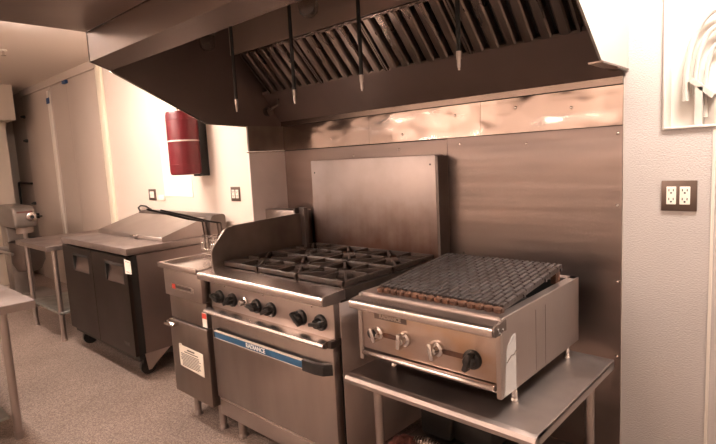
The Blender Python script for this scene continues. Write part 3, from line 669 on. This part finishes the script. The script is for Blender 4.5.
# tapes
for x, z, w_, h, lab in ((-4.77, 2.33, .10, .07, 'blue tape wrapped around the pale batten of the panel wall'), (-4.17, 2.475, .11, .035, 'blue tape at the top edge of the panel wall')):
    t = MB().box((x - w_ / 2, -.042, z - h / 2), (x + w_ / 2, -.034 if h > .05 else -.011, z + h / 2), .002, 1)
    tag(t.build('tape_strip', tape_m, None, (x, -.04, z)), lab, 'tape')
hw = [(-5.838, 2.233, 'topmost dark bolt on the panel edge in the far left corner'), (-5.85, 1.91, 'second dark bolt from the top on the far left panel edge'),
      (-5.84, 1.047, 'lower dark bolt on the far left panel edge above the mixer')]
for x, z, lab in hw:
    tag(MB().lathe([(.022, -.001), (.022, .02), (.012, .05), (.008, .055)], (x, -.012, z), '-y', 12).build('panel_bolt', black_matte, None, (x, -.012, z)), lab, 'bolt', 'dark bolts on the panel edge')
lv = thing('panel_latch', 'dark lever latch on the far left panel edge behind the mixer', 'latch', (-5.75, -.012, .88))
MB().box((-5.80, -.04, .84), (-5.74, -.011, .91), .004).build('latch_plate', black_matte, lv)
MB().tube([(-5.77, -.04, .875), (-5.72, -.06, .877), (-5.48, -.06, .885)], .009, 8).build('lever', black_matte, lv)
pp = MB().tube([(-6.46, -.03, .30), (-6.46, -.03, 1.30), (-6.45, -.03, 1.335), (-6.40, -.03, 1.34), (-5.95, -.03, 1.325), (-5.90, -.012, 1.322)], .016, 8).build('wall_pipe', black_matte, None, (-6.46, -.03, .3))
tag(pp, 'dark bent pipe on the wall in the far left corner', 'pipe')
spk = thing('ceiling_sprinkler', 'small pale sprinkler head on the ceiling at far left', 'sprinkler', (-3.25, -.83, ZC))
MB().lathe([(.035, -.012), (.03, -.001)], (-3.25, -.83, ZC - .001), 'z', 16).build('escutcheon', ivory, spk)
MB().cyl((-3.25, -.83, ZC - .05), (-3.25, -.83, ZC - .012), .010, n=10).lathe([(.02, -.055), (.02, -.052)], (-3.25, -.83, ZC), 'z', 12).build('head', chrome, spk)

# ================================================================ LIGHTS (ceiling fixtures out of the frame; last two are added fill)
def fixture(x, y, lx, ly, lab, m, tubes=True):
    f = thing('ceiling_light', lab, 'light', (x, y, ZC - .12), None)
    if tubes:
        MB().box((x - lx / 2, y - .03, ZC - .05), (x + lx / 2, y + .03, ZC - .001)).box((x - lx / 2 - .02, y - .07, ZC - .12), (x - lx / 2, y + .07, ZC - .001)).box((x + lx / 2, y - .07, ZC - .12), (x + lx / 2 + .02, y + .07, ZC - .001)).build('housing', strip_white, f)
        for d in (-.045, .045): MB().cyl((x - lx / 2, y + d, ZC - .085), (x + lx / 2, y + d, ZC - .085), .018, n=12).build('tube', m, f)
    else:
        MB().box((x - lx / 2 - .02, y - ly / 2 - .02, ZC - .05), (x + lx / 2 + .02, y + ly / 2 + .02, ZC - .001)).build('housing', strip_white, f)
        MB().box((x - lx / 2, y - ly / 2, ZC - .11), (x + lx / 2, y + ly / 2, ZC - .0505), .02).build('diffuser', m, f)
fixture(-1.62, -1.25, .95, .2, 'twin tube ceiling light left of the hood above the prep refrigerator', lamp_wall_m)
fixture(2.3, -.40, .45, .3, 'square ceiling light right of the hood', lamp_side_m, False)
fixture(.5, -3.15, 1.2, .2, 'twin tube ceiling light behind the camera', lamp_m)
fixture(-1.6, -3.15, 1.2, .2, 'added unseen twin tube fill light over the middle of the aisle', lamp_m)  # added fill lamp, lifts the shaded cooking line and floor
fixture(-4.0, -3.0, .55, .2, 'added unseen twin tube fill light over the far end of the aisle', lamp_m)  # unseen lamp added to brighten the tan panel wall and ceiling

wd = bpy.data.worlds.new('World'); SC.world = wd; wd.use_nodes = True
wd.node_tree.nodes['Background'].inputs['Color'].default_value = (.02, .016, .013, 1)
wd.node_tree.nodes['Background'].inputs['Strength'].default_value = 1.

# ================================================================ CAMERA
cam = bpy.data.objects.new('Camera', bpy.data.cameras.new('Camera')); COL.objects.link(cam)
Rt = Vector((0.7347870589285427, 0.6763428195661542, -0.051462301274301146))
Up = Vector((-0.04442578063418029, 0.12369374932616328, 0.9913254795437672))
Fw = Vector((-0.6768414349359723, 0.7261268806475497, -0.12093562401076487))
M = Matrix(((Rt.x, Up.x, -Fw.x, 2.3935244), (Rt.y, Up.y, -Fw.y, -2.2687403), (Rt.z, Up.z, -Fw.z, 1.4321077), (0, 0, 0, 1)))
cam.matrix_world = M
cam.data.sensor_width = 36; cam.data.lens = 519.0644 * 36 / 716; cam.data.clip_start = .02
SC.camera = cam
for o in ALL:
    if '_o' in o: del o['_o']
SC.view_settings.view_transform = 'Standard'; SC.view_settings.look = 'None'
SC.view_settings.exposure = 0.; SC.view_settings.gamma = 1; SC.view_settings.use_curve_mapping = False
